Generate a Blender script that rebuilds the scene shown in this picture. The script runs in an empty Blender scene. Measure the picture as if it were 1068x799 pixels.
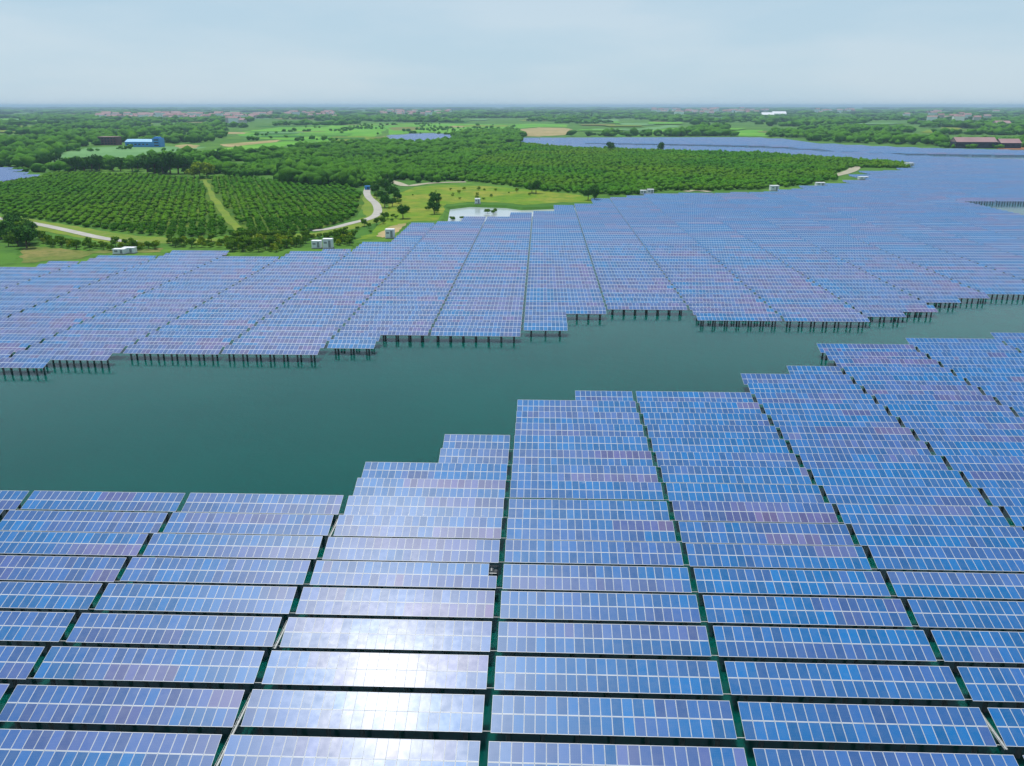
import bpy, math, random
import numpy as np
from mathutils import Vector, Matrix
from mathutils.geometry import tessellate_polygon
from mathutils import noise as mnoise
random.seed(7); rng = np.random.default_rng(7)
R = math.radians
sc = bpy.context.scene
COL = sc.collection

# ------------------------------------------------------------------ camera
W0, H0, F0 = 1068.0, 799.0, 852.0
PITCH, YAW = R(18.76), R(2.01)
CAM_Z = 54.2
cam_d = bpy.data.cameras.new('camera'); cam = bpy.data.objects.new('camera', cam_d); COL.objects.link(cam)
cam_d.sensor_width = 36; cam_d.lens = F0 / W0 * 36
cam_d.clip_start = 0.5; cam_d.clip_end = 90000
cam.location = (0, 0, CAM_Z)
cam.rotation_euler = (math.pi / 2 - PITCH, 0, YAW)
sc.camera = cam

CP, SP, CY, SY = math.cos(PITCH), math.sin(PITCH), math.cos(YAW), math.sin(YAW)
def ground(x, y, z=0.0):
    """the place on the level z which the photo shows at x, y"""
    u = (x - W0 / 2) / F0; v = (y - H0 / 2) / F0
    fw = CP - v * SP; dn = SP + v * CP
    s = (CAM_Z - z) / max(dn, 0.0025)
    return ((u * CY - fw * SY) * s, (u * SY + fw * CY) * s)
def project(X, Y, Z):
    u = X * CY + Y * SY; fw = -X * SY + Y * CY; dn = CAM_Z - Z
    zc = fw * CP + dn * SP
    if zc < 1: return (-9999, -9999)
    return (W0 / 2 + F0 * u / zc, H0 / 2 + F0 * (dn * CP - fw * SP) / zc)
def inside(px, py, poly):
    c = False; n = len(poly); j = n - 1
    for i in range(n):
        xi, yi = poly[i]; xj, yj = poly[j]
        if (yi > py) != (yj > py) and px < (xj - xi) * (py - yi) / (yj - yi) + xi: c = not c
        j = i
    return c

# ------------------------------------------------------------------ helpers
def tag(o, label=None, cat=None, group=None, kind=None):
    if label: o['label'] = label
    if cat: o['category'] = cat
    if group: o['group'] = group
    if kind: o['kind'] = kind
    return o
def empty(name, loc, rz=0, label=None, cat=None, group=None):
    o = bpy.data.objects.new(name, None); COL.objects.link(o)
    o.empty_display_size = 0.5
    o.location = loc; o.rotation_euler = (0, 0, rz)
    return tag(o, label, cat, group)
def link(name, me, parent=None, loc=(0, 0, 0), rot=(0, 0, 0), scale=(1, 1, 1)):
    o = bpy.data.objects.new(name, me); COL.objects.link(o)
    o.location = loc; o.rotation_euler = rot; o.scale = scale
    if parent: o.parent = parent
    return o
class MB:
    def __init__(s): s.v = []; s.f = []; s.m = []
    def face(s, pts, mat=0):
        b = len(s.v); s.v += [tuple(p) for p in pts]; s.f.append(tuple(range(b, b + len(pts)))); s.m.append(mat)
    def box(s, c, d, mat=0, M=None):
        b = len(s.v)
        for dx in (-.5, .5):
            for dy in (-.5, .5):
                for dz in (-.5, .5):
                    p = Vector((c[0] + dx * d[0], c[1] + dy * d[1], c[2] + dz * d[2]))
                    s.v.append(tuple(M @ p if M else p))
        for q in ((0, 1, 3, 2), (4, 6, 7, 5), (0, 4, 5, 1), (2, 3, 7, 6), (0, 2, 6, 4), (1, 5, 7, 3)):
            s.f.append(tuple(b + i for i in q)); s.m.append(mat)
    def tube(s, a, b_, r0, r1=None, n=8, mat=0):
        a = Vector(a); b_ = Vector(b_); r1 = r0 if r1 is None else r1
        d = (b_ - a).normalized(); x = d.orthogonal().normalized(); y = d.cross(x)
        b = len(s.v)
        for (p, r) in ((a, r0), (b_, r1)):
            for i in range(n):
                t = 2 * math.pi * i / n
                s.v.append(tuple(p + (x * math.cos(t) + y * math.sin(t)) * r))
        for i in range(n):
            j = (i + 1) % n
            s.f.append((b + i, b + j, b + n + j, b + n + i)); s.m.append(mat)
        s.f.append(tuple(b + n + i for i in range(n))); s.m.append(mat)
        s.f.append(tuple(b + n - 1 - i for i in range(n))); s.m.append(mat)
    def mesh(s, name, mats):
        me = bpy.data.meshes.new(name); me.from_pydata(s.v, [], s.f)
        for m in (mats if isinstance(mats, (list, tuple)) else [mats]): me.materials.append(m)
        me.polygons.foreach_set('material_index', s.m); me.update()
        return me
def np_mesh(name, verts, quads, mats, k=4, tint=None, uv=None):
    me = bpy.data.meshes.new(name)
    n = len(quads)
    me.vertices.add(len(verts)); me.vertices.foreach_set('co', np.asarray(verts, dtype=np.float32).ravel())
    me.loops.add(n * k); me.loops.foreach_set('vertex_index', np.asarray(quads, dtype=np.int32).ravel())
    me.polygons.add(n)
    me.polygons.foreach_set('loop_start', np.arange(0, n * k, k, dtype=np.int32))
    me.polygons.foreach_set('loop_total', np.full(n, k, dtype=np.int32))
    for m in (mats if isinstance(mats, (list, tuple)) else [mats]): me.materials.append(m)
    if tint is not None:
        a = me.attributes.new('tint', 'FLOAT_COLOR', 'POINT')
        a.data.foreach_set('color', np.asarray(tint, dtype=np.float32).ravel())
    if uv is not None:
        l = me.uv_layers.new(name='UVMap')
        l.data.foreach_set('uv', np.asarray(uv, dtype=np.float32).ravel())
    me.update(calc_edges=True); me.validate()
    return me

# ------------------------------------------------------------------ materials
class NT:
    def __init__(s, name):
        s.m = bpy.data.materials.new(name); s.m.use_nodes = True
        s.t = s.m.node_tree; s.b = s.t.nodes['Principled BSDF']
    def n(s, ty, **kw):
        x = s.t.nodes.new(ty)
        for k, v in kw.items():
            if k.startswith('i_'): x.inputs[k[2:].replace('_', ' ')].default_value = v
            else: setattr(x, k, v)
        return x
    def l(s, a, b): s.t.links.new(a, b)
    def math(s, op, a, b=None, c=None):
        x = s.n('ShaderNodeMath', operation=op)
        for i, v in enumerate((a, b, c)):
            if v is None: continue
            if isinstance(v, (int, float)): x.inputs[i].default_value = v
            else: s.l(v, x.inputs[i])
        return x.outputs[0]
    def mix(s, f, a, b, ty='RGBA', blend='MIX'):
        x = s.n('ShaderNodeMix', data_type=ty, blend_type=blend)
        ia = {'RGBA': (0, 6, 7, 2)}[ty]
        for i, v in zip(ia[:3], (f, a, b)):
            if isinstance(v, (int, float)): x.inputs[i].default_value = v
            elif isinstance(v, tuple): x.inputs[i].default_value = v + (1,) if len(v) == 3 else v
            else: s.l(v, x.inputs[i])
        return x.outputs[2]
    def noise(s, scale, detail=3, vec=None, rough=.55):
        x = s.n('ShaderNodeTexNoise'); x.inputs['Scale'].default_value = scale
        x.inputs['Detail'].default_value = detail; x.inputs['Roughness'].default_value = rough
        if vec is not None: s.l(vec, x.inputs['Vector'])
        return x.outputs['Fac']
    def ramp(s, fac, a, b):
        x = s.n('ShaderNodeMapRange'); x.inputs[1].default_value = a; x.inputs[2].default_value = b
        s.l(fac, x.inputs[0]); return x.outputs[0]
    def pos(s): return s.n('ShaderNodeNewGeometry').outputs['Position']
    def objco(s): return s.n('ShaderNodeTexCoord').outputs['Object']
    def bump(s, h, strength, dist=1):
        x = s.n('ShaderNodeBump'); x.inputs['Strength'].default_value = strength; x.inputs['Distance'].default_value = dist
        s.l(h, x.inputs['Height']); s.l(x.outputs[0], s.b.inputs['Normal'])
    def set(s, **kw):
        for k, v in kw.items():
            i = s.b.inputs[k.replace('_', ' ')]
            if isinstance(v, (int, float)): i.default_value = v
            elif isinstance(v, tuple): i.default_value = v + (1,) if len(v) == 3 else v
            else: s.l(v, i)
        return s

def plain(name, c, c2=None, scale=.5, rough=.8, metal=0, obj=False):
    n = NT(name)
    if c2: n.set(Base_Color=n.mix(n.ramp(n.noise(scale, 4, n.objco() if obj else n.pos()), .35, .65), c, c2))
    else:
        n.set(Base_Color=n.mix(n.ramp(n.noise(scale, 3, n.pos()), .3, .7), c, tuple(x * .8 for x in c)))
    n.set(Roughness=rough, Metallic=metal)
    return n.m

GLASS_ROUGH, COAT_ROUGH = .31, .17
def glass_mat(name, source, framed, A=(.001, .125, .345), B=(.065, .090, .255)):
    n = NT(name)
    if source == 'object':
        oi = n.n('ShaderNodeObjectInfo'); colr = oi.outputs['Color']
    else:
        colr = n.n('ShaderNodeAttribute', attribute_name='tint').outputs['Color']
    sp = n.n('ShaderNodeSeparateColor'); n.l(colr, sp.inputs[0])
    # polycrystalline cells: blue to violet grey, module by module
    base = n.mix(sp.outputs[0], A, B)
    base = n.mix(sp.outputs[2], base, (.20, .13, .24))
    base = n.mix(1.0, base, n.mix(sp.outputs[1], (.80, .80, .80), (1.22, 1.22, 1.22)), blend='MULTIPLY')
    uv = n.n('ShaderNodeUVMap').outputs[0]
    su = n.n('ShaderNodeSeparateXYZ'); n.l(uv, su.inputs[0])
    fx = n.math('FRACT', su.outputs[0]); fy = n.math('FRACT', su.outputs[1])
    # thin pale joints between the 6 x 10 cells
    cx = n.math('ABSOLUTE', n.math('SUBTRACT', n.math('FRACT', n.math('MULTIPLY', fx, 6)), .5))
    cy = n.math('ABSOLUTE', n.math('SUBTRACT', n.math('FRACT', n.math('MULTIPLY', fy, 12)), .5))
    jo = n.math('MAXIMUM', n.math('GREATER_THAN', cx, .485), n.math('GREATER_THAN', cy, .485))
    base = n.mix(n.math('MULTIPLY', jo, .35), base, (.3, .4, .5))
    mott = n.noise(1.3, 4, n.pos())
    base = n.mix(n.math('MULTIPLY', n.ramp(mott, .35, .8), .22 if framed else .12), base, (.22, .25, .32))   # dust, with extra greying on the framed far modules
    rough = n.math('ADD', GLASS_ROUGH, n.math('MULTIPLY', n.ramp(mott, .3, .7), .06))
    if framed:
        ex = n.math('ABSOLUTE', n.math('SUBTRACT', fx, .5)); ey = n.math('ABSOLUTE', n.math('SUBTRACT', fy, .5))
        fr = n.math('MAXIMUM', n.math('GREATER_THAN', ex, .466), n.math('GREATER_THAN', ey, .462))
        base = n.mix(fr, base, (.50, .56, .62))
        n.set(Coat_Weight=n.math('MULTIPLY', n.math('SUBTRACT', 1, fr), .05))
    else:
        n.set(Coat_Weight=.05)
    n.set(Base_Color=base, Roughness=rough, Coat_Roughness=COAT_ROUGH, IOR=1.33, Coat_IOR=1.45)
    return n.m
M_GLASS = glass_mat('module glass', 'object', False)
M_FAR = glass_mat('module glass and frame', 'attribute', True, (.002, .130, .330), (.10, .10, .24))
M_FRAME = plain('anodised frame', (.52, .57, .62), rough=.45)
M_BACK = plain('module backsheet', (.12, .13, .14), rough=.8)
M_STEEL = plain('galvanised steel', (.30, .31, .32), (.42, .43, .44), 2, rough=.5, metal=.4)
M_PILE = plain('concrete pile', (.08, .08, .075), (.14, .14, .13), 1.5, rough=.9)
M_TRAY = plain('cable tray', (.48, .49, .47), (.36, .37, .34), 3, rough=.6)
M_BOX = plain('equipment box', (.055, .06, .065), rough=.6)
M_BOXDOOR = plain('box door', (.40, .42, .40), rough=.5)
M_WHITE = plain('white painted steel', (.86, .87, .88), (.78, .80, .82), .7, rough=.5)
M_GREYP = plain('grey louvre', (.30, .32, .33), rough=.6)
M_CONC = plain('pale concrete', (.40, .39, .36), (.30, .29, .26), .3, rough=.9)

n = NT('lake water')
w = n.noise(.35, 4, n.pos(), .6); w2 = n.noise(.012, 3, n.pos())
n.set(Base_Color=n.mix(n.ramp(w2, .35, .65), (.0003, .062, .049), (.0008, .078, .062)), Roughness=.08, IOR=1.33)
n.set(Roughness=n.math('ADD', .06, n.math('MULTIPLY', n.ramp(n.noise(.02, 4, n.pos(), .65), .4, .65), .05)))
n.b.inputs['Specular IOR Level'].default_value = .30
n.set(Subsurface_Weight=1.0, Subsurface_Scale=1.6); n.b.inputs['Subsurface Radius'].default_value = (1.5, 3.0, 3.0)
n.bump(n.math('ADD', w, n.math('MULTIPLY', n.noise(1.3, 3, n.pos()), .35)), .13, .35); M_WATER = n.m
n = NT('pale pond water')
n.set(Base_Color=n.mix(n.ramp(n.noise(.03, 3, n.pos()), .35, .65), (.46, .50, .50), (.38, .45, .46)), Roughness=.12, IOR=1.33)  # silt and the bright sky's reflection both put into the pale colour
n.bump(n.noise(.4, 3, n.pos()), .1, .3); M_POND = n.m

def ground_mat(name, a, b, c, s1=.02, s2=.25):
    n = NT(name)
    p = n.pos()
    x = n.mix(n.ramp(n.noise(s1, 4, p), .4, .6), a, b)
    x = n.mix(n.ramp(n.noise(s2, 5, p, .7), .45, .7), x, c)
    n.set(Base_Color=x, Roughness=.95); n.b.inputs['Specular IOR Level'].default_value = .15; return n.m
M_LAND = ground_mat('rough grassland', (.055, .16, .016), (.10, .22, .022), (.035, .11, .013), .012, .06)
M_MEADOW = ground_mat('meadow', (.13, .24, .010), (.24, .26, .030), (.07, .17, .008), .035, .12)
M_SAGE = ground_mat('pale crop field', (.12, .27, .09), (.15, .31, .11), (.10, .23, .07), .008, .03)
M_BRIGHT = ground_mat('young rice field', (.09, .31, .018), (.16, .37, .03), (.07, .23, .015), .006, .02)
M_TAN = ground_mat('bare soil field', (.42, .32, .16), (.30, .24, .10), (.22, .24, .08), .02, .05)
M_DRY = ground_mat('dry grass bank', (.22, .20, .06), (.14, .18, .035), (.08, .13, .02), .05, .3)
M_VERGE = ground_mat('grass verge', (.17, .25, .02), (.12, .21, .02), (.20, .22, .05), .05, .3)
M_ROAD = plain('concrete road', (.34, .33, .29), (.42, .40, .35), .2, rough=.9)
M_DIRT = plain('dirt track', (.42, .38, .28), (.30, .29, .18), .1, rough=.95)
M_NAVY = plain('dark navy cladding', (.018, .03, .07), (.03, .035, .06), .1)
M_RED = plain('brown brick', (.14, .05, .05), (.10, .04, .045), .1)
M_DARKWIN = plain('dark window', (.02, .03, .04), rough=.2)
M_BLUE = plain('blue sheet metal', (.02, .22, .62), (.03, .28, .68), .1, rough=.5)
M_PBLUE = plain('pale blue sheet metal', (.22, .48, .72), (.30, .55, .75), .1, rough=.5)
M_PLASTER = plain('house plaster', (.55, .50, .48), (.42, .38, .37), .02)
M_TILE = plain('red roof tiles', (.34, .18, .17), (.27, .14, .13), .02)
M_PINKROOF = plain('faded red roof', (.38, .24, .23), (.30, .18, .18), .05)
M_BARK = plain('bark', (.10, .07, .045), rough=.95)
def leaf_mat(name, a, b, c):
    n = NT(name)
    oi = n.n('ShaderNodeObjectInfo').outputs['Random']
    x = n.mix(n.ramp(n.noise(.55, 3, n.pos()), .35, .65), a, b)
    x = n.mix(n.math('MULTIPLY', oi, .6), x, c)
    n.set(Base_Color=x, Roughness=.75); n.b.inputs['Specular IOR Level'].default_value = .12
    return n.m
M_LEAF = [leaf_mat('dark leaves', (0.017, 0.099, 0.004), (0.049, 0.164, 0.006), (0.031, 0.129, 0.005)),
          leaf_mat('mid leaves', (0.056, 0.170, 0.004), (0.141, 0.270, 0.006), (0.099, 0.219, 0.005)),
          leaf_mat('yellow green leaves', (0.165, 0.270, 0.006), (0.285, 0.365, 0.010), (0.225, 0.324, 0.007)),
          leaf_mat('orchard leaves', (0.044, 0.177, 0.004), (0.095, 0.259, 0.005), (0.076, 0.234, 0.005))]
def mass_mat(name, a, b, c):
    n = NT(name)
    t = n.n('ShaderNodeAttribute', attribute_name='tint').outputs['Fac']
    x = n.mix(t, a, b)
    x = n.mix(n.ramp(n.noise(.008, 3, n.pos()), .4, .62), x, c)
    tw = n.ramp(n.noise(1.4, 4, n.pos(), .75), .38, .62)           # fine random mottling of twigs and paler sprays of leaves
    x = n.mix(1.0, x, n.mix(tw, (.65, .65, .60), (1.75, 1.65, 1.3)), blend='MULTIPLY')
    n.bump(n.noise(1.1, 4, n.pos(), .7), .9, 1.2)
    n.set(Base_Color=x, Roughness=.8); n.b.inputs['Specular IOR Level'].default_value = .08
    return n.m
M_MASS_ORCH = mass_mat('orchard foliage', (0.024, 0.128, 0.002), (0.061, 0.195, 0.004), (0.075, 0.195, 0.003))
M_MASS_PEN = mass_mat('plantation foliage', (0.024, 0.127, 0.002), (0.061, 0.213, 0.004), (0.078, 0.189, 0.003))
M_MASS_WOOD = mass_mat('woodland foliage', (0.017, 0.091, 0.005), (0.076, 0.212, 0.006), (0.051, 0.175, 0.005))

# ------------------------------------------------------------------ solar tables
PITCH_X, PITCH_Y = 22.4, 5.717
X_LEFT, Y_REAR = -3.98 + .36, 56.3
MODW, NM = .985, 22
TILT, TL = R(17.2), 3.74
TW = MODW * NM
ZMID = 2.07
CT, ST = math.cos(TILT), math.sin(TILT)
def cell(k, r):
    """centre of the table in aisle column k, row r"""
    return (-3.98 + PITCH_X * k + TW / 2 + .02, Y_REAR + PITCH_Y * r - TL / 2 * CT)

ML = TL / 2
def module_mesh():
    b = MB(); w_, l_ = MODW - .02, ML - .02; t = .030; th = .052
    for (cx, cy, dx, dy) in ((-(w_ - t) / 2, 0, t, l_), ((w_ - t) / 2, 0, t, l_), (0, -(l_ - th) / 2, w_ - 2 * t, th), (0, (l_ - th) / 2, w_ - 2 * t, th)):
        b.box((cx, cy, 0), (dx, dy, .04), 0)
    b.box((0, 0, -.006), (w_ - 2 * t, l_ - 2 * th, .02), 2)
    gx, gy, gz = (w_ - 2 * t) / 2, (l_ - 2 * th) / 2, .012
    b.face([(-gx, -gy, gz), (gx, -gy, gz), (gx, gy, gz), (-gx, gy, gz)], 1)
    me = b.mesh('solar_panel', [M_FRAME, M_GLASS, M_BACK])
    uv = me.uv_layers.new(name='UVMap')
    p = me.polygons[-1]
    for li, c in zip(p.loop_indices, ((0, 0), (1, 0), (1, 1), (0, 1))): uv.data[li].uv = c
    return me
MOD = module_mesh()
def frame_mesh(nm):
    b = MB(); w_ = nm * MODW
    Mt = Matrix.Translation((0, 0, ZMID)) @ Matrix.Rotation(TILT, 4, 'X')
    for s in (-1.5, -.45, .45, 1.5):
        b.box((0, s, -.065), (w_ - .1, .06, .07), 0, Mt)
    npile = max(2, round(w_ / 3.15))
    for i in range(npile):
        x = -w_ / 2 + w_ / npile * (i + .5)
        b.box((x, 0, -.14), (.06, TL - .5, .08), 0, Mt)
    return b.mesh('support_frame', M_STEEL)
FR = {22: frame_mesh(22), 11: frame_mesh(11)}
def pile_mesh(h):
    b = MB(); b.tube((0, 0, -1.6), (0, 0, h - .12), .21, .20, 10, 0); b.tube((0, 0, h - .12), (0, 0, h), .06, .06, 6, 1)
    return b.mesh('pile', [M_PILE, M_STEEL])
PYF, PYR = -1.35, 1.35
PF = pile_mesh(ZMID + PYF * CT * math.tan(TILT) - .16); PR = pile_mesh(ZMID + PYR * CT * math.tan(TILT) - .16)
def bar_mesh():
    b = MB(); b.box((0, 0, 0), (PITCH_X - TW + .1, .07, .05)); return b.mesh('connecting_bar', M_TRAY)
BAR = bar_mesh()

def walk(nm, base, amp=.12):
    """module tints wandering along a table"""
    a = base; out = []; pk = 0.0
    for i in range(nm):
        if random.random() < .13: a = base + random.gauss(0, .28)
        if random.random() < .10: pk = random.choice((0, 0, 0, .15, .3, .5)) * random.random()
        a += random.gauss(0, amp * .4); out.append((min(1, max(0, a)), pk))
    return out
def table_tint(k, r):
    v = .5 + .5 * math.sin(k * 2.1 + r * .9) * math.sin(r * 1.7 + k * .6)
    rowv = random.Random(r * 31 + 5).random()
    return min(1, max(0, -.1 + .42 * rowv + .38 * v * random.random() + (.3 if random.random() < .12 else 0)))

def merged_modules(nm, base, off=(0, 0, 0), jit=0.0):
    """verts/tints/uv of all modules of a table as one surface (top faces), with frame slab"""
    vs = []; ts = []
    w_ = nm * MODW
    ct, st = math.cos(TILT + jit), math.sin(TILT + jit)
    for half in (0, 1):
        wk = walk(nm, base)
        for i in range(nm):
            x0 = -w_ / 2 + i * MODW; x1 = x0 + MODW
            y0 = -ML + half * ML; y1 = y0 + ML
            br = random.random()
            for (x, y) in ((x0, y0), (x1, y0), (x1, y1), (x0, y1)):
                vs.append((off[0] + x, off[1] + y * ct, off[2] + ZMID + y * st)); ts.append((wk[i][0], br, wk[i][1], 1))
    return vs, ts
def slab(nm, off=(0, 0, 0), jit=0.0, t=.05):
    w_ = nm * MODW; ct, st = math.cos(TILT + jit), math.sin(TILT + jit)
    P = []
    for (x, y) in ((-w_ / 2, -ML), (w_ / 2, -ML), (w_ / 2, ML), (-w_ / 2, ML)):
        for dz in (-.003, -t):
            P.append((off[0] + x, off[1] + y * ct, off[2] + ZMID + y * st + dz))
    F = [(1, 7, 5, 3), (0, 1, 3, 2), (2, 3, 5, 4), (4, 5, 7, 6), (6, 7, 1, 0)]
    return P, F
UVQ = [(0, 0), (1, 0), (1, 1), (0, 1)]
def merged_mesh(name, nm, base):
    vs, ts = merged_modules(nm, base); nq = len(vs) // 4
    P, F = slab(nm); b = len(vs)
    q = [(4 * i, 4 * i + 1, 4 * i + 2, 4 * i + 3) for i in range(nq)] + [tuple(b + i for i in f) for f in F]
    me = np_mesh(name, vs + P, q, [M_FAR, M_BACK], 4, ts + [(0, 0, 0, 1)] * len(P), UVQ * len(q))
    mi = np.zeros(len(q), dtype=np.int32); mi[nq:] = 1
    me.polygons.foreach_set('material_index', mi)
    return me

# --- occupancy -------------------------------------------------------------
# near block: last row that each column reaches (n = row index), with half-wide tables beyond it
def row_of(y): # row whose rear edge the photo shows at y in the near block
    best = None
    Y = ground(560, y, ZMID + ML * ST)[1]
    return int(round((Y - Y_REAR) / PITCH_Y))
near = {}
SKIP = set()
spans = [(-4, 8), (-3, 8), (-2, 8), (-1, 10), (0, 15), (1, 16)]
for k, top in spans:
    for r in range(0, top + 1): near[(k, r)] = 22
near[(-1, 11)] = 11; near[(-1, 12)] = 11; near[(0, 16)] = 11
def rrow(x, y):
    return int(round((ground(x, y, ZMID + ML * ST)[1] - Y_REAR) / PITCH_Y))
tops = {2: rrow(800, 386.5), 3: rrow(900, 361.5), 4: rrow(990, 354.5), 5: rrow(1050, 349)}
for k in range(2, 12):
    t = tops.get(k, tops[5] + (k - 5) * 3)
    for r in range(0, t + 1): near[(k, r)] = 22
near[(2, tops[2] + 1)] = 11

FRONT = [(-80, 37, 390), (37, 104, 382.7), (104, 221, 374), (221, 326, 376), (326, 388, 369), (388, 543, 354.5), (543, 591, 349.5),
         (591, 633, 330), (633, 727, 326), (727, 911, 338), (911, 949, 333), (949, 980, 327), (980, 1003, 317.5), (1003, 1033, 312), (1033, 1300, 309)]
def front_y(x):
    for a, b, y in FRONT:
        if a <= x < b: return y
    return -1
BACKLINE = [(-60, 279), (0, 278), (40, 275), (45, 273), (88, 271), (97, 266), (170, 265), (174, 260), (232, 260), (234, 266), (293, 265),
            (299, 260), (364, 259.5), (371, 251), (409, 249.5), (427, 232), (461, 231), (480, 229), (487, 225.4), (530, 225), (536, 220.6),
            (580, 219.3), (584, 213), (621, 211.4), (624, 206), (657, 205.7), (667, 202), (699, 201), (803, 199.5), (850, 194),
            (881, 192), (895, 188), (912, 186.5), (905, 181), (895, 177.6), (945, 177.6), (954, 173.5), (938, 168.6), (890, 166.9), (840, 163.2),
            (790, 159.7), (688, 157.2), (599, 154.2), (546, 148.4), (536, 143.6), (620, 143.3), (780, 143), (820, 145), (850, 149.2),
            (890, 151.2), (960, 154.2), (1068, 156.4), (1300, 160)]
FIELD = BACKLINE + [(1300, 420), (-60, 420)]
HOLES = [[(600, 148.3), (700, 149.3), (800, 151.4), (870, 155.6), (900, 158.6), (870, 158.4), (800, 154.4), (700, 151.8), (600, 149.8)],
         [(880, 157.5), (960, 159.2), (1068, 160.6), (1200, 161), (1200, 167), (1068, 166), (1000, 164), (950, 162)],
         [(988, 208), (1200, 208), (1200, 224), (1069, 223), (1040, 219), (1015, 213)]]
far = {}
for r in range(10, 330):
    cy0 = cell(0, r)[1]
    for k in range(-40, 75):
        X, Y = cell(k, r)
        px, py = project(X, Y - ML * CT, ZMID - ML * ST)
        if px < -60 or px > W0 + 60: continue
        if (k, r) in near: continue
        full = []
        for s in (-1, 1):
            xs = X + s * TW / 4
            qx, qy = project(xs, Y - ML * CT, ZMID - ML * ST)
            tx, ty = project(xs, Y + ML * CT, ZMID + ML * ST)
            ok = qy <= front_y(qx) + 1.2 and inside(tx, ty, FIELD) and not any(inside(tx, ty, h) for h in HOLES)
            full.append(ok)
        if Y > 560:
            if any(full): far[(k, r)] = (22, 0)
        elif all(full): far[(k, r)] = (22, 0)
        elif full[0]: far[(k, r)] = (11, -1)
        elif full[1]: far[(k, r)] = (11, 1)
def in_view(k, r, m=6):
    X, Y = cell(k, r)
    ps = [project(X + sx * TW / 2, Y + sy * ML * CT, ZMID + sy * ML * ST) for sx in (-1, -.5, 0, .5, 1) for sy in (-1, 1)]
    return any(-m < p[0] < W0 + m and p[1] < H0 + m + 3 for p in ps)
near = {c: v for c, v in near.items() if in_view(*c)}

ONES = ['', 'first', 'second', 'third', 'fourth', 'fifth', 'sixth', 'seventh', 'eighth', 'ninth', 'tenth', 'eleventh', 'twelfth', 'thirteenth',
        'fourteenth', 'fifteenth', 'sixteenth', 'seventeenth', 'eighteenth', 'nineteenth', 'twentieth']
def ordw(n):
    if n <= 20: return ONES[n]
    if n < 30: return 'twenty-' + ONES[n - 20]
    if n == 30: return 'thirtieth'
    return 'thirty-' + ONES[n - 30]
def colw(k):
    return (ordw(k + 1) + ' column right') if k >= 0 else (ordw(-k) + ' column left')
def tilt_jit(k, r): return R(random.gauss(0, .7))

n_ind = 0
mod_count = 0
for (k, r), nm in sorted(near.items(), key=lambda c: (c[0][1], c[0][0])):
    X, Y = cell(k, r)
    off = 0
    if nm == 11: X += TW / 4          # half-wide tables stand on the right half of their column
    w_ = nm * MODW
    base = table_tint(k, r)
    lab = 'blue solar table, %s row up from photo bottom, %s of central dark aisle' % (ordw(r + 1), colw(k))
    if nm == 11: lab = lab.replace('blue solar', 'half-width').replace('solar table', 'half-width table')
    t = empty('solar_table', (X, Y, 0), 0, lab, 'solar table', 'solar tables of the near block')
    t.location.z = random.gauss(0, .04)
    jit = tilt_jit(k, r); a = TILT + jit; ca, sa = math.cos(a), math.sin(a)
    n_ind += 1
    for half in (0, 1):
        wk = walk(nm, base)
        for i in range(nm):
            if (k, r) == (-1, 5) and half == 1 and i == nm - 1: continue
            s = -ML / 2 + half * ML
            o = link('solar_panel', MOD, t, (-w_ / 2 + MODW * (i + .5), s * ca, ZMID + s * sa), (a + R(random.gauss(0, .17)), R(random.gauss(0, .2)), 0))
            o.color = (wk[i][0], random.random(), wk[i][1], 1); mod_count += 1
    link('support_frame', FR[nm], t)
    npile = max(2, round(w_ / 3.15))
    for i in range(npile):
        x = -w_ / 2 + w_ / npile * (i + .5)
        link('pile', PF, t, (x, PYF * CT, 0))
        if r < 8 or (k, r + 1) not in near: link('pile', PR, t, (x, PYR * CT, 0))
    if (k + 1, r) in near or True:
        link('connecting_bar', BAR, t, (w_ / 2 + (PITCH_X - TW) / 2, -1.62 * CT, ZMID - 1.62 * ST - .12))

# far block: the ones that show largest stand alone, the rest is one mass of tables
far_sorted = sorted(far.items(), key=lambda c: (c[0][1], abs(c[0][0])))
firstrow = {}
for (k, r) in far: firstrow[k] = min(firstrow.get(k, 999), r)
N_FAR_IND = max(0, 300 - n_ind)
cand = [c for c in sorted(far.items(), key=lambda c: math.hypot(*cell(*c[0]))) if in_view(*c[0], m=-4)][:N_FAR_IND]
cand_keys = set(c[0] for c in cand)
variants = {nm: [merged_mesh('panel_surface', nm, b) for b in (.08, .2, .32, .45, .6)] for nm in (22, 11)}
for (k, r), (nm, side) in cand:
    X, Y = cell(k, r); X += side * TW / 4
    w_ = nm * MODW
    lab = 'solar table beyond the channel, %s row back, %s of central aisle' % (ordw(r - firstrow[k] + 1), colw(k))
    if nm == 11: lab = lab.replace('blue solar', 'half-width').replace('solar table', 'half-width table')
    t = empty('solar_table', (X, Y, random.gauss(0, .04)), 0, lab, 'solar table', 'solar tables of the far block')
    s = link('panel_surface', random.choice(variants[nm]), t, (0, 0, 0), (0, 0, 0))
    s.rotation_euler = (R(random.gauss(0, .35)), 0, 0)
    if (k, r - 1) not in far or far.get((k, r - 1), (22,))[0] == 11 or (k + 1, r) not in far or (k - 1, r) not in far:
        link('support_frame', FR[nm], t)
        npile = max(2, round(w_ / 3.15))
        for i in range(npile):
            x = -w_ / 2 + w_ / npile * (i + .5)
            link('pile', PF, t, (x, PYF * CT, 0)); link('pile', PR, t, (x, PYR * CT, 0))
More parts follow.
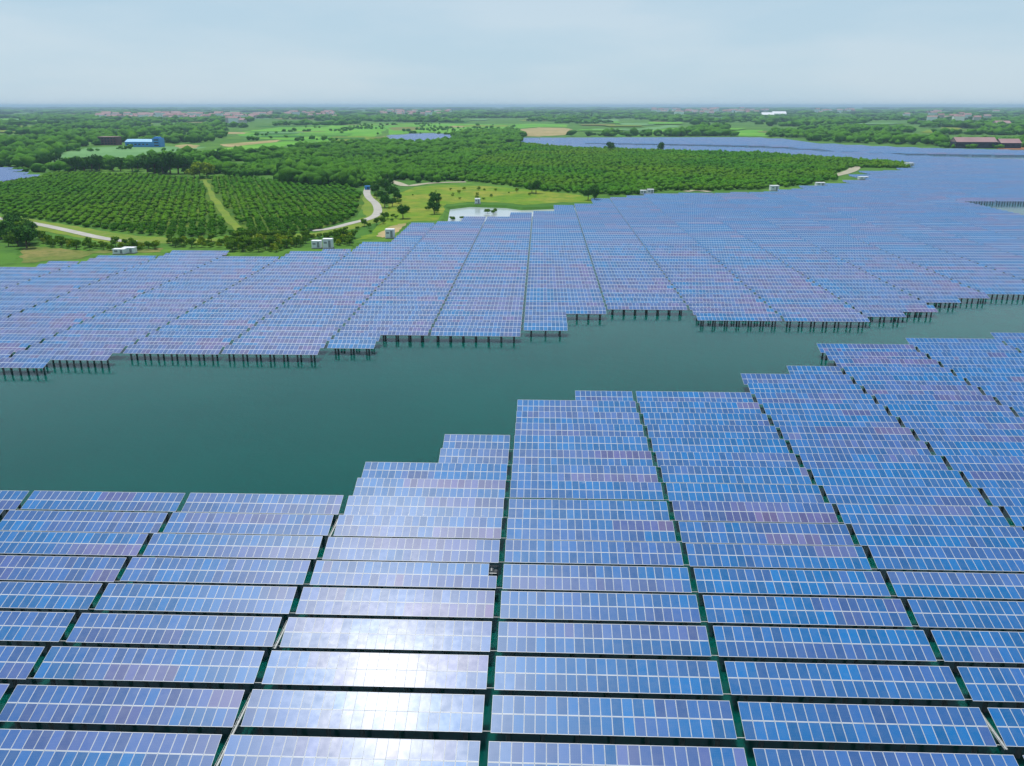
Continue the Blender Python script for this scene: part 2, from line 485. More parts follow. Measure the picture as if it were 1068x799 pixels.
# the mass
V = []; T = []; Q = []; UV = []; MI = []
def pile_prism(x, y, h, w_=.17):
    b = len(V)
    for (dx, dy) in ((-w_, -w_), (w_, -w_), (w_, w_), (-w_, w_)):
        V.append((x + dx, y + dy, -1)); V.append((x + dx, y + dy, h)); T.extend([(0, 0, 0, 1)] * 2)
    for i in range(4):
        j = (i + 1) % 4
        Q.append((b + 2 * i, b + 2 * j, b + 2 * j + 1, b + 2 * i + 1)); UV.extend(UVQ); MI.append(2)
for (k, r), (nm, side) in far.items():
    if (k, r) in cand_keys: continue
    X, Y = cell(k, r); X += side * TW / 4; D = math.hypot(X, Y); w_ = nm * MODW
    jit = R(random.gauss(0, .45)); base = table_tint(k, r); zo = random.gauss(0, .04)
    if D < 330:
        vs, ts = merged_modules(nm, base, (X, Y, zo), jit)
        b = len(V); V += vs; T += ts
        for i in range(len(vs) // 4): Q.append((b + 4 * i, b + 4 * i + 1, b + 4 * i + 2, b + 4 * i + 3)); UV.extend(UVQ); MI.append(0)
    else:
        seg = 4 if D < 600 else 2
        ct, st = math.cos(TILT + jit), math.sin(TILT + jit)
        wk = walk(seg, base, .3)
        ns = nm // seg if nm % seg == 0 else nm / seg
        for i in range(seg):
            b = len(V); x0 = X - w_ / 2 + w_ / seg * i; x1 = x0 + w_ / seg; br = random.random()
            for (x, y) in ((x0, -ML), (x1, -ML), (x1, ML), (x0, ML)):
                V.append((x, Y + y * ct, zo + ZMID + y * st)); T.append((wk[i][0], .3 + .4 * br, wk[i][1], 1))
            u0 = nm / seg * i; u1 = nm / seg * (i + 1)
            Q.append((b, b + 1, b + 2, b + 3)); UV.extend([(u0, 0), (u1, 0), (u1, 2), (u0, 2)]); MI.append(0)
    P, F = slab(nm, (X, Y, zo), jit); b = len(V); V += P; T += [(0, 0, 0, 1)] * 8
    for f in F: Q.append(tuple(b + i for i in f)); UV.extend(UVQ); MI.append(1)
    if (k, r - 1) not in far:
        npile = max(2, round(w_ / 3.15))
        for i in range(npile):
            x = X - w_ / 2 + w_ / npile * (i + .5)
            pile_prism(x, Y + PYF * CT, 1.5); pile_prism(x, Y + PYR * CT, 2.3)
# two small flooded corners with tables of their own
PATCH = [[(-30, 175), (8, 175.5), (20, 180), (31, 184), (12, 188), (0, 191), (-30, 193)],
         [(396, 146.2), (412, 141.2), (430, 139.8), (452, 139.2), (475, 141.5), (480, 144.3), (462, 146), (437, 147.2), (410, 147)]]
for pp in PATCH:
    for r in range(60, 420):
        for k in range(-60, 10):
            X, Y = cell(k, r)
            if not inside(*project(X, Y, 3.4), pp): continue
            b = len(V)
            for (x, y) in ((-TW / 2, -ML), (TW / 2, -ML), (TW / 2, ML), (-TW / 2, ML)):
                V.append((X + x, Y + y * CT, 1.4 + ZMID + y * ST)); T.append((.4, .5, 0, 1))
            Q.append((b, b + 1, b + 2, b + 3)); UV.extend([(0, 0), (22, 0), (22, 2), (0, 2)]); MI.append(0)
            P, F = slab(22, (X, Y, 1.4)); b = len(V); V += P; T += [(0, 0, 0, 1)] * 8
            for f in F: Q.append(tuple(b + i for i in f)); UV.extend(UVQ); MI.append(1)
me = np_mesh('solar_tables', V, Q, [M_FAR, M_BACK, M_PILE], 4, T, UV)
me.polygons.foreach_set('material_index', np.array(MI, dtype=np.int32))
o = link('solar_tables', me); tag(o, 'thousands of blue solar tables covering the lake beyond the channel', 'solar tables', kind='stuff')
print('near tables', len(near), 'modules', mod_count, 'far ind', len(cand), 'far all', len(far))

# --- aisle equipment ------------------------------------------------------
def tray(k, r0, r1, label):
    x = -3.98 + PITCH_X * k - (PITCH_X - TW) / 2 + .05
    ya = cell(k, r0)[1] - 2.4; yb = cell(k, r1)[1] + 2.4
    b = MB()
    for s in (-1, 1): b.box((s * .13, 0, .03), (.03, yb - ya, .10))
    m = int((yb - ya) / .5)
    for i in range(m): b.box((0, -(yb - ya) / 2 + .25 + i * .5, 0), (.23, .05, .03))
    b.box((.03, 0, .035), (.12, yb - ya, .035))
    b2 = b.mesh('cable_tray', M_TRAY)
    o = link('cable_tray', b2, None, (x, (ya + yb) / 2, ZMID - .35)); tag(o, label, 'cable tray', 'cable trays in the aisles')
tray(-1, 0, 1, 'pale grey cable tray in the dark aisle at the lower left, beside the sun glare')
tray(-1, 3, 3, 'short pale cable tray in the aisle just above the white sun glare')
tray(-1, 7, 7, 'short cable tray in the left aisle near the edge of the open water')
tray(2, 1, 1, 'short pale cable tray in the aisle at the lower right')
def combiner(k, r, side, label, x_off=0.0):
    X, Y = cell(k, r)
    xe = X + TW / 2
    t = empty('combiner_box', (xe - .45 + x_off, Y + ML * .5 * CT, 0), 0, label, 'equipment box', 'combiner boxes on the solar tables')
    b = MB(); b.tube((0, 0, -1.5), (0, 0, 1.6), .14, .13, 10); link('post', b.mesh('post', M_PILE), t)
    b = MB(); b.box((0, 0, 1.66), (1.1, 1.7, .1))
    for s in (-1, 1): b.box((s * .5, -.55, 2.1), (.06, .06, .8)); b.box((s * .5, .55, 2.1), (.06, .06, .8))
    b.box((0, .55, 2.53), (1.06, .06, .06)); b.box((0, -.55, 2.53), (1.06, .06, .06))
    link('rack', b.mesh('rack', M_BOX), t)
    b = MB(); b.box((-.22, 0, 2.05), (.42, .7, .68)); b.box((.28, 0, 1.98), (.34, .6, .5)); c = link('cabinet', b.mesh('cabinet', M_BOX), t)
    b = MB(); b.box((-.22, -.36, 2.05), (.34, .03, .56)); b.box((-.22, 0, 2.405), (.08, .66, .03)); link('door', b.mesh('door', M_BOXDOOR), c)
combiner(-1, 5, 1, 'dark equipment box on a rack beside the central aisle where one panel is missing')

# ------------------------------------------------------------------ water and land
def sheet(name, pts, z, mat, kind='structure', label=None, cat=None, skirt=None):
    vs = [Vector((p[0], p[1], 0)) for p in pts]
    tris = tessellate_polygon([vs])
    V = [(p[0], p[1], z) for p in pts]; F = [tuple(t) for t in tris]
    F2 = []
    for t in F:
        a, b, c = (Vector(V[i]) for i in t)
        F2.append(t if (b - a).cross(c - a).z > 0 else (t[0], t[2], t[1]))
    me = bpy.data.meshes.new(name); n0 = len(V)
    if skirt:
        cen = None
        for i, p in enumerate(pts):
            V.append((skirt[1][i][0], skirt[1][i][1], skirt[0]))
        for i in range(n0):
            j = (i + 1) % n0; F2.append((i, j, n0 + j, n0 + i))
    me.from_pydata(V, [], F2); me.materials.append(mat); me.update()
    o = link(name, me)
    tag(o, label, cat, None, kind); return o
def wob(pts, amp, n=6, seed=1):
    """subdivide a closed outline and give it an uneven natural edge"""
    rr = random.Random(seed); out = []
    for i in range(len(pts)):
        a = pts[i]; b = pts[(i + 1) % len(pts)]
        L = math.hypot(b[0] - a[0], b[1] - a[1])
        m = max(1, min(n, int(L / (amp * 2))))
        for j in range(m):
            t = j / m
            out.append((a[0] + (b[0] - a[0]) * t + rr.uniform(-amp, amp), a[1] + (b[1] - a[1]) * t + rr.uniform(-amp, amp)))
    return out
S = 60000
sheet('lake_water', [(-3000, -400), (3000, -400), (3000, 2500), (-3000, 2500)], 0, M_WATER)
LZ = 1.3
SHORE = [(0, 279), (40, 276), (45, 273.5), (88, 271), (97, 266), (130, 265), (170, 264), (174, 260.5), (232, 260), (234, 266), (293, 265), (299, 260.5),
         (364, 259.5), (371, 251.5), (409, 249.5), (427, 232.5), (458, 231), (462, 226), (465, 214.5), (489, 211.8), (530, 212.9), (545, 215), (581, 213.6),
         (590, 212.7), (621, 211.4), (624, 206.4), (657, 205.7), (667, 202.3), (699, 201), (750, 200.6), (803, 199.5), (830, 196.4), (850, 194), (881, 191.7),
         (895, 187.9), (908, 186.7), (905, 181.5), (895, 178), (945, 177.5), (953, 173.5), (937, 169), (890, 166.7), (840, 163), (790, 159.5),
         (688, 157), (599, 154), (546, 148.2), (534, 143.8), (620, 143.2), (780, 142.8), (820, 145), (850, 149), (890, 151), (960, 154), (1068, 156)]
shore_w = [ground(x, y, 2.0) for x, y in SHORE]
first = shore_w[0]; last = shore_w[-1]
left_ext = [(-1500, first[1] - 60), (-420, first[1] - 12), (first[0] - 60, first[1] - 3)]
right_ext = [(last[0] + 900, last[1] - 80), (4000, last[1] - 300)]
land = left_ext + shore_w + right_ext + [(S, 1500), (S, S), (-S, S), (-S, 0), (-1500, first[1] - 300)]
# bank: outline pushed out towards the water
def outset(pts, d):
    A = sum(pts[i][0] * pts[(i + 1) % len(pts)][1] - pts[(i + 1) % len(pts)][0] * pts[i][1] for i in range(len(pts)))
    sgn = 1 if A > 0 else -1; out = []
    n = len(pts)
    for i in range(n):
        a, b, c = Vector(pts[i - 1]), Vector(pts[i]), Vector(pts[(i + 1) % n])
        n1 = (b - a).normalized(); n2 = (c - b).normalized()
        m = Vector((n1.y + n2.y, -(n1.x + n2.x))) * sgn
        if m.length < 1e-3: m = Vector((n1.y, -n1.x)) * sgn
        m.normalize(); out.append((b.x + m.x * d, b.y + m.y * d))
    return out
land_skirt = outset(land, 4.0)
sheet('land', land, LZ, M_LAND, skirt=(-.8, land_skirt))

def gpoly(name, px, dz, mat, amp=None, seed=1, **kw):
    pts = [ground(x, y, LZ) for x, y in px]
    if amp: pts = wob(pts, amp, 6, seed)
    return sheet(name, pts, LZ + dz, mat, **kw)
gpoly('pond', [(462, 229), (464, 215), (489, 212.5), (530, 213.3), (545, 215.4), (581, 214), (587, 213.6), (600, 213.5), (600, 218), (580, 222), (536, 224), (530, 228), (487, 229), (480, 232), (461, 234)], -LZ + .02, M_POND)
gpoly('meadow', [(372, 250.6), (386, 243), (398, 230), (404, 215), (412, 203), (432, 195), (470, 193), (520, 195), (560, 199), (600, 203), (617, 206), (619, 210.6), (588, 210.9), (545, 213.8), (530, 211.7), (489, 210.6), (463, 213.4), (459, 229.5), (427, 231), (409, 247.8)], .05, M_MEADOW, 1.5, 3)
gpoly('bank_grass', [(-60, 262), (0, 259), (30, 256), (60, 251), (110, 253), (160, 255), (235, 254), (236, 263), (290, 263), (300, 258), (362, 257), (330, 250), (250, 250), (130, 250), (60, 246), (0, 240), (-60, 236), (-60, 278), (0, 277), (38, 274), (43, 272), (88, 269.5), (96, 265), (130, 264), (160, 262.5), (172, 258.5), (60, 264)][:14] + [(-60, 236)], .05, M_LAND)
gpoly('dry_bank', [(20, 274.5), (22, 262), (30, 257), (50, 258), (80, 262), (110, 261), (150, 260), (172, 259), (168, 263.4), (128, 264), (96, 265), (86, 270), (45, 272.3), (40, 274.5)], .08, M_DRY, 1.2, 5)
gpoly('green_plot', [(-60, 262), (0, 259), (17, 257), (20, 266), (14, 275), (0, 277.6), (-60, 278)], .11, M_LAND, 1, 6)
gpoly('verge', [(-60, 220), (0, 226), (30, 228), (60, 233), (100, 240), (140, 246), (190, 249.5), (235, 249), (250, 246), (330, 243), (365, 232), (384, 226), (378, 218), (380, 203), (390, 203), (402, 215), (404, 224), (392, 233), (352, 243), (300, 252), (240, 253), (180, 254), (120, 254), (60, 244), (0, 233), (-60, 229)], .10, M_VERGE, 1.2, 7)
gpoly('orchard_floor', [(-60, 219), (0, 222), (60, 230), (110, 238), (190, 246), (245, 243), (330, 240), (372, 226), (380, 212), (379, 200), (360, 193), (240, 184), (150, 182), (60, 180), (30, 188), (-60, 193)], .07, ground_mat('orchard floor', (.045, .13, .008), (.11, .18, .012), (.03, .09, .005), .03, .25))
gpoly('field_path', [(212, 188), (216, 188), (224, 204), (238, 222), (256, 242), (247, 243), (231, 224), (219, 206)], .16, M_VERGE, .8, 9)
def road(name, px, w_, dz, mat):
    pts = [Vector(ground(x, y, LZ)) for x, y in px]
    # smooth
    for _ in range(2):
        q = [pts[0]]
        for a, b in zip(pts, pts[1:]): q += [a * .75 + b * .25, a * .25 + b * .75]
        pts = q + [pts[-1]]
    L = []; Rr = []
    for i, p in enumerate(pts):
        d = (pts[min(i + 1, len(pts) - 1)] - pts[max(i - 1, 0)]).normalized(); n_ = Vector((-d.y, d.x))
        L.append(p + n_ * w_ / 2); Rr.append(p - n_ * w_ / 2)
    me = bpy.data.meshes.new(name); m = len(L)
    V = [(p.x, p.y, LZ + dz) for p in L + Rr]
    F = [(i, m + i, m + i + 1, i + 1) for i in range(m - 1)]
    me.from_pydata(V, [], F); me.materials.append(mat); me.update()
    tag(link(name, me), kind='structure')
gpoly('bare_ground', [(392, 246.5), (404, 238), (416, 234), (426, 232.5), (418, 239), (410, 245), (400, 248)], .13, M_TAN, .8, 12)
road('road', [(-40, 224), (0, 228), (35, 233), (70, 240.5), (100, 247.5), (120, 251), (140, 252.5)], 4.5, .2, M_ROAD)
road('road', [(325, 241), (345, 239), (368, 232.5), (385, 229), (395, 223), (393, 213), (385, 207), (382, 201), (384, 196)], 4.5, .2, M_ROAD)
road('track', [(398, 187), (412, 190), (424, 195), (440, 192), (460, 190.5), (486, 190)], 7, .22, M_DIRT)
road('track', [(866, 184), (880, 181), (890, 177.5), (893, 173.5), (888, 172)], 9, .22, M_DIRT)
road('track', [(715, 200), (726, 198.6), (740, 200.2)], 5, .22, M_DIRT)

F = [('field', [(48, 165), (62, 160), (90, 154.5), (130, 152.5), (190, 153), (215, 153.5), (200, 157), (180, 160), (190, 163), (150, 165), (100, 169), (60, 171)], M_SAGE),
     ('field', [(178, 161), (215, 157), (262, 151), (300, 147.5), (330, 148), (300, 152), (275, 156), (262, 160), (230, 163), (200, 165)], M_BRIGHT),
     ('field', [(228, 151), (250, 149), (280, 146.6), (292, 146), (290, 148), (262, 151), (240, 153.5)], M_TAN),
     ('field', [(180, 152), (197, 150.5), (207, 152), (205, 154.5), (190, 154.5)], M_TAN),
     ('field', [(245, 141), (262, 136), (300, 132), (360, 129.5), (400, 129), (402, 135), (395, 141), (380, 146), (330, 148), (290, 145.5), (262, 144)], M_BRIGHT),
     ('field', [(402, 129), (460, 129), (530, 130), (534, 134), (540, 140), (520, 143), (485, 143.5), (478, 140.5), (452, 138), (430, 138.6), (405, 141)], M_BRIGHT),
     ('field', [(344, 143), (372, 142), (392, 143), (390, 147.5), (350, 149.5)], M_MEADOW),
     ('field', [(405, 133), (430, 132), (445, 134), (430, 136), (408, 136)], M_DRY),
     ('field', [(536, 139), (545, 135), (562, 133), (592, 133.5), (596, 136), (590, 141), (560, 142.4), (538, 142)], M_TAN),
     ('field', [(528, 130), (560, 129), (592, 130), (590, 132.5), (560, 132.5), (536, 134)], M_BRIGHT),
     ('field', [(596, 142.5), (640, 142), (660, 138.5), (690, 135), (708, 133.5), (708, 137), (690, 139.5), (668, 142.5)], M_BRIGHT),
     ('field', [(640, 136), (668, 134), (700, 130.5), (712, 131.5), (690, 134.5), (660, 137.5)], M_SAGE),
     ('field', [(755, 139), (765, 136), (795, 135.5), (805, 139.5), (800, 142.2), (770, 142)], M_BRIGHT),
     ('field', [(0, 146), (20, 145), (38, 148), (40, 151), (10, 153), (-20, 153)], M_SAGE),
     ('field', [(0, 163), (14, 161), (26, 162), (24, 165), (0, 166)], M_TAN),
     ('field', [(30, 124), (70, 121.5), (100, 122.5), (100, 125.5), (60, 128), (35, 127.5)], M_SAGE),
     ('field', [(215, 122), (260, 120), (300, 121), (280, 124), (230, 125)], M_SAGE),
     ('field', [(540, 119), (600, 117), (640, 118.5), (600, 121.5), (560, 121)], M_SAGE),
     ('field', [(222, 138.6), (240, 137.8), (262, 138.6), (250, 140), (228, 140)], M_TAN),
     ('field', [(1040, 156), (1056, 150.5), (1080, 150), (1100, 155), (1090, 156.8)], ground_mat('red earth', (.36, .16, .07), (.28, .13, .06), (.2, .12, .05)))]
rf = random.Random(77)
M_PATCH = [M_SAGE, M_BRIGHT, M_BRIGHT, M_MEADOW, ground_mat('dark crop', (.03, .15, .02), (.05, .18, .02), (.02, .11, .01), .01, .04), M_DRY]
for i in range(26):
    y = rf.uniform(129.5, 144); x = rf.uniform(250, 500) + (144 - y) * 1.5; w_ = rf.uniform(18, 70); h_ = rf.uniform(.5, 1.6)
    F.append(('field', [(x, y), (x + w_, y + rf.uniform(-.3, .3)), (min(x + w_ - 6, 530), y + h_), (x - 8, y + h_)], rf.choice([M_PATCH[0], M_PATCH[3], M_PATCH[4], M_PATCH[4], M_DRY, M_TAN, M_PATCH[1]])))
for i in range(190):
    y = 113.4 + 24 * rf.random() ** 1.3; x = rf.uniform(-40, 1100)
    if 228 < x < 600 and y > 127: continue
    if y > 133 and 90 < x < 200: continue
    w_ = rf.uniform(14, 55) ; h_ = (y - 110) * rf.uniform(.05, .14); sk = rf.uniform(-.3, .3) * w_
    F.append(('field', [(x, y), (x + w_, y + rf.uniform(-.2, .2)), (x + w_ + sk, y + h_), (x + sk * .9, y + h_ * rf.uniform(.8, 1.1))], rf.choice(M_PATCH)))
for i, (nm_, px, m) in enumerate(F):
    gpoly(nm_, px, .12 + .012 * i, m, 3 + 4 * (px[0][1] < 150), 20 + i)
for i, pp in enumerate(PATCH):
    gpoly('pond', pp, .6, M_WATER, 1.5, 60 + i)

# ------------------------------------------------------------------ trees
def ico():
    import bmesh
    bm = bmesh.new(); bmesh.ops.create_icosphere(bm, subdivisions=1, radius=1)
    v = np.array([x.co[:] for x in bm.verts]); f = np.array([[y.index for y in x.verts] for x in bm.faces]); bm.free()
    return v, f
IV, IF = ico()
def crown_mesh(name, lobes, nleaf, leaf, mat, seed):
    r_ = np.random.default_rng(seed)
    V = []; F = []
    per = nleaf // len(lobes)
    for (c, rad) in lobes:
        c = np.array(c); rad = np.array(rad)
        d = r_.normal(size=(per, 3)); d /= np.linalg.norm(d, axis=1)[:, None]
        p = c + d * rad * (r_.uniform(.45, 1.08, size=(per, 1)))
        n_ = d + r_.normal(size=(per, 3)) * .55; n_ /= np.linalg.norm(n_, axis=1)[:, None]
        a = np.cross(n_, r_.normal(size=(per, 3))); a /= np.linalg.norm(a, axis=1)[:, None]; b = np.cross(n_, a)
        s = leaf * r_.uniform(.6, 1.3, size=(per, 1)); s2 = s * r_.uniform(.5, .9, size=(per, 1))
        q = np.stack([p - a * s - b * s2 * .3, p - a * s * .1 - b * s2, p + a * s + b * s2 * .2, p + b * s2], 1)
        base = len(V) if isinstance(V, list) else V.shape[0]
        V = list(V) + list(q.reshape(-1, 3))
        F += [(base + 4 * i, base + 4 * i + 1, base + 4 * i + 2, base + 4 * i + 3) for i in range(per)]
    return np_mesh(name, V, F, [mat], 4)
def lobes_for(h, w_, n, rr):
    L = [((0, 0, h * .6), (w_ * .32, w_ * .32, h * .3))]
    for i in range(n):
        t = rr.uniform(0, 6.283); q = rr.uniform(.15, .32) * w_
        L.append(((math.cos(t) * q, math.sin(t) * q, h * rr.uniform(.38, .8)), (w_ * rr.uniform(.16, .26),) * 2 + (h * rr.uniform(.13, .2),)))
    return L
TREES = {}
rr = random.Random(5)
def make_tree_data(kind, h, w_, n, nleaf, leaf, mat, variants_):
    out = []
    for v in range(variants_):
        lb = lobes_for(h, w_, n, rr)
        cr = crown_mesh('crown', lb, nleaf, leaf, mat, rr.randrange(9999))
        b = MB(); b.tube((0, 0, -.3), (w_ * .02, 0, h * .35), h * .035, h * .024, 7)
        for i in range(3):
            t = i * 2.1 + v; b.tube((w_ * .02, 0, h * .33), (math.cos(t) * w_ * .2, math.sin(t) * w_ * .2, h * .62), h * .018, h * .008, 5)
        out.append((cr, b.mesh('trunk', M_BARK)))
    TREES[kind] = out
make_tree_data('dark', 9, 9, 9, 1500, .42, M_LEAF[0], 4)
make_tree_data('mid', 7, 7, 8, 1300, .36, M_LEAF[1], 4)
make_tree_data('yellow', 5.5, 6.5, 8, 1100, .34, M_LEAF[2], 3)
make_tree_data('fruit', 2.3, 3.4, 6, 620, .25, M_LEAF[3], 5)
make_tree_data('bush', 3.0, 5.5, 7, 900, .27, M_LEAF[1], 3)
n_tree = 0
def plant(kind, X, Y, s, name, label, cat, group=None, z=LZ):
    cr, tr = random.choice(TREES[kind])
    t = empty(name, (X, Y, z), random.uniform(0, 6.28), label, cat, group)
    t.scale = (s * random.uniform(.9, 1.12),) * 2 + (s * random.uniform(.88, 1.1),)
    link('crown', cr, t); link('trunk', tr, t)
    return t
def scatter_px(poly, n, z=LZ, sep=3.0, seed=1):
    """n places spread evenly over the ground inside an outline"""
    r_ = random.Random(seed); W_ = [ground(x, y, z) for x, y in poly]
    x0, x1 = min(p[0] for p in W_), max(p[0] for p in W_); y0, y1 = min(p[1] for p in W_), max(p[1] for p in W_)
    out = []; tries = 0
    while len(out) < n and tries < n * 60:
        tries += 1
        X, Y = r_.uniform(x0, x1), r_.uniform(y0, y1)
        if not inside(X, Y, W_): continue
        if any((X - a) ** 2 + (Y - b) ** 2 < sep * sep for a, b in out): continue
        out.append((X, Y))
    return out
G = 'trees and bushes on the shore'
sets = [
 # outline, count, separation, kinds, size, label
 ([(0, 244), (8, 236), (30, 240), (34, 252), (24, 258), (0, 258)], 22, 3.2, ['dark', 'dark', 'mid'], (.7, 1.0), 'dark green tree in the clump beside the road at the left edge'),
 ([(22, 262), (24, 250), (34, 252), (33, 264)], 3, 3.5, ['dark'], (.9, 1.1), 'tall dark tree beside the bright green plot on the left shore'),
 ([(40, 248), (60, 252), (110, 256.5), (160, 257), (170, 260), (110, 262), (50, 258)], 62, 2.7, ['mid', 'bush', 'yellow', 'mid'], (.4, .6), 'green tree in the row between the left road and the panels'),
 ([(172, 251), (230, 252), (232, 258), (176, 258.5)], 26, 2.7, ['mid', 'bush', 'yellow'], (.4, .6), 'green bush on the bank just above the long straight panel edge on the left'),
 ([(236, 252), (262, 249), (300, 249), (340, 247), (370, 248), (364, 256), (352, 256), (350, 249.6), (322, 249.6), (318, 257), (296, 259), (290, 263), (240, 263)], 125, 2.6, ['mid', 'mid', 'bush', 'yellow'], (.42, .72), 'green tree in the thicket left of and behind the two white cabins'),
 ([(352, 245), (372, 238), (396, 231), (410, 225), (420, 222), (418, 229), (400, 238), (380, 245)], 14, 4.0, ['mid', 'bush'], (.35, .6), 'green tree between the curving road and the panels'),
 ([(385, 198), (402, 196), (415, 203), (425, 218), (424, 228), (412, 232), (400, 216), (392, 206)], 24, 4.5, ['dark', 'mid', 'bush'], (.6, 1.0), 'dark tree along the right side of the curving road'),
 ([(446, 214), (456, 212), (462, 219), (456, 227), (446, 222)], 6, 3.5, ['dark', 'bush'], (.6, .9), 'dark bush on the meadow left of the pale pond'),
 ([(470, 229.5), (484, 229.5), (484, 225), (472, 225)], 3, 3, ['bush'], (.5, .7), 'small bush at the near rim of the pale pond'),
 ([(505, 218), (518, 218), (520, 220.5), (506, 220.5)], 3, 3.0, ['bush', 'yellow', 'mid'], (.6, .9), 'small green bush standing in the pale pond'),
 ([(404, 214), (440, 198), (520, 198), (590, 206), (560, 211), (470, 211), (430, 228), (410, 240)], 26, 5, ['bush', 'yellow'], (.25, .5), 'low bush scattered over the yellow-green meadow'),
 ([(612, 207), (622, 206), (622, 211), (614, 210.5)], 3, 3, ['dark'], (.8, .9), 'dark tree on the water edge at the right end of the meadow'),
 ([(546, 201), (560, 201), (560, 203), (546, 203)], 2, 3, ['dark'], (.8, 1.), 'dark tree at the back edge of the yellow-green meadow'),
]
for poly, n_, sep, kinds, sz, lab in sets:
    for (X, Y) in scatter_px(poly, n_, LZ, sep, len(lab)):
        kd = random.choice(kinds); zz = LZ if 'pond' not in lab or 'meadow' in lab else .1
        nm_ = {'bush': 'bush', 'dark': 'dense_tree', 'mid': 'leafy_tree', 'yellow': 'pale_tree'}[kd]
        plant(kd, X, Y, random.uniform(*sz), nm_, lab, 'bush' if 'bush' in lab else 'tree', lab.replace(' tree ', ' trees ').replace(' bush ', ' bushes '), zz); n_tree += 1
# hedgerow of big dark trees behind the orchard
for (x, y, s) in [(72, 178, 1.2), (79, 178.5, 1.5), (88, 178.5, 1.6), (96, 178.8, 1.7), (104, 178.5, 1.5), (118, 178.6, 1.5), (126, 178.6, 1.3), (138, 178.5, 1.4),
                  (144, 178.7, 1.5), (154, 181, 1.9), (162, 181.5, 2.0), (170, 181.5, 2.1), (178, 181.3, 2.0), (186, 181.3, 2.1), (193, 181, 1.8)]:
    X, Y = ground(x, y, LZ)
    plant('dark', X, Y, s, 'dense_tree', 'big dark round tree in the treeline behind the orchard on the left', 'tree', 'big trees of the treeline behind the orchard'); n_tree += 1
for (x, y, s) in [(203, 186, 1.4), (209, 186, 1.7), (216, 184, 1.5)]:
    X, Y = ground(x, y, LZ)
    plant('yellow', X, Y, s * 1.4, 'pale_tree', 'yellow-green tree at the head of the pale field path', 'tree', 'pale trees at the head of the field path'); n_tree += 1
for (x, y, s) in [(42, 175, 1.3), (50, 175, 1.2), (58, 174, 1.4), (218, 170, 1.3), (226, 171, 1.6), (222, 168, 1.2)]:
    X, Y = ground(x, y, LZ)
    plant('dark', X, Y, s, 'dense_tree', 'dark tree at the edge of the pale field on the left', 'tree', 'dark trees at the edge of the pale field'); n_tree += 1
for (x, y) in [(637, 158), (690, 158.5)]:
    X, Y = ground(x, y, LZ)
    plant('dark', X, Y, 1.4, 'dense_tree', 'dark tree sticking up from the far edge of the plantation' if x < 650 else 'second dark tree on the far edge of the plantation, further right', 'tree'); n_tree += 1

# tree masses built from many small crowns
def mass(name, pts, label, cat, mat, squash=(.7, 1.0)):
    """pts: X, Y, radius, height"""
    n_ = len(pts); P = np.array(pts, dtype=np.float64)
    nv = len(IV)
    V = np.repeat(IV[None], n_, 0) * rng.uniform(.5, 1.35, size=(n_, nv, 1))
    a = rng.uniform(0, 6.28, n_); c, s = np.cos(a)[:, None], np.sin(a)[:, None]
    x = V[:, :, 0] * c - V[:, :, 1] * s; y = V[:, :, 0] * s + V[:, :, 1] * c
    x = x * P[:, 2:3] + P[:, 0:1]; y = y * P[:, 2:3] + P[:, 1:2]
    z = V[:, :, 2] * P[:, 3:4] * .5 + P[:, 3:4] * .5 + P[:, 4:5]
    V = np.stack([x, y, z], -1).reshape(-1, 3)
    Fq = (IF[None] + (np.arange(n_) * nv)[:, None, None]).reshape(-1, 3)
    pn = np.array([mnoise.noise(Vector((p[0] / 60, p[1] / 45, 3.3))) for p in pts]) * 1.1 + .4
    tv = np.repeat((np.clip(pn, 0, 1) * .55 + rng.uniform(0, .35, n_))[:, None], nv, 1) + rng.uniform(0, .15, (n_, nv)); tv = tv.reshape(-1)
    tint = np.stack([tv, tv, tv, np.ones_like(tv)], -1)
    me = np_mesh(name, V, Fq, [mat], 3, tint)
    o = link(name, me); tag(o, label, cat, kind='stuff'); return o
# orchard: planted rows
ORCH = [(-60, 221), (0, 223.5), (60, 232), (110, 240), (150, 245), (190, 247.5), (225, 247), (245, 245), (300, 244), (330, 240), (360, 231), (374, 222), (372, 212), (376, 202), (366, 194), (300, 190), (240, 184), (200, 187), (150, 182.5),
        (60, 180.5), (34, 186), (12, 191), (-60, 195)]
OW = [ground(x, y, LZ) for x, y in ORCH]
PATHW = [ground(x, y, LZ) for x, y in [(209, 187), (219, 187), (227, 204), (241, 222), (262, 243), (243, 244), (227, 224), (216, 206)]]
dirr = Vector(ground(190, 150, LZ)) - Vector(ground(140, 235, LZ)); dirr.normalize(); prp = Vector((dirr.y, -dirr.x))
trees = []
x0 = Vector(ground(200, 246, LZ))
for i in range(-96, 78):
    for j in range(-60, 166):
        p = x0 + prp * (i * 4.2) + dirr * (j * 2.7)
        X, Y = p.x + random.gauss(0, .45), p.y + random.gauss(0, .5)
        if not inside(X, Y, OW) or inside(X, Y, PATHW): continue
        q = project(X, Y, LZ)
        if q[0] < -40 or q[0] > 420: continue
        if random.random() < .05: continue
        trees.append((math.hypot(X, Y), X, Y))
trees.sort()
vis = [t for t in trees if 0 < project(t[1], t[2], LZ)[0] < W0][:290]; vs_ = set(vis)
for d, X, Y in vis:
    plant('fruit', X, Y, random.uniform(.8, 1.2), 'fruit_tree', 'small round fruit tree in the front rows of the plantation nearest the panels', 'fruit tree', 'fruit trees in the front rows of the orchard')
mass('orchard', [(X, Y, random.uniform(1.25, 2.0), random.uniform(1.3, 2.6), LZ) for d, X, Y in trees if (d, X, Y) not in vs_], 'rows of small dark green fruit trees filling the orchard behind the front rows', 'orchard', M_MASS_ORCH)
print('orchard', len(trees), 'trees', n_tree)
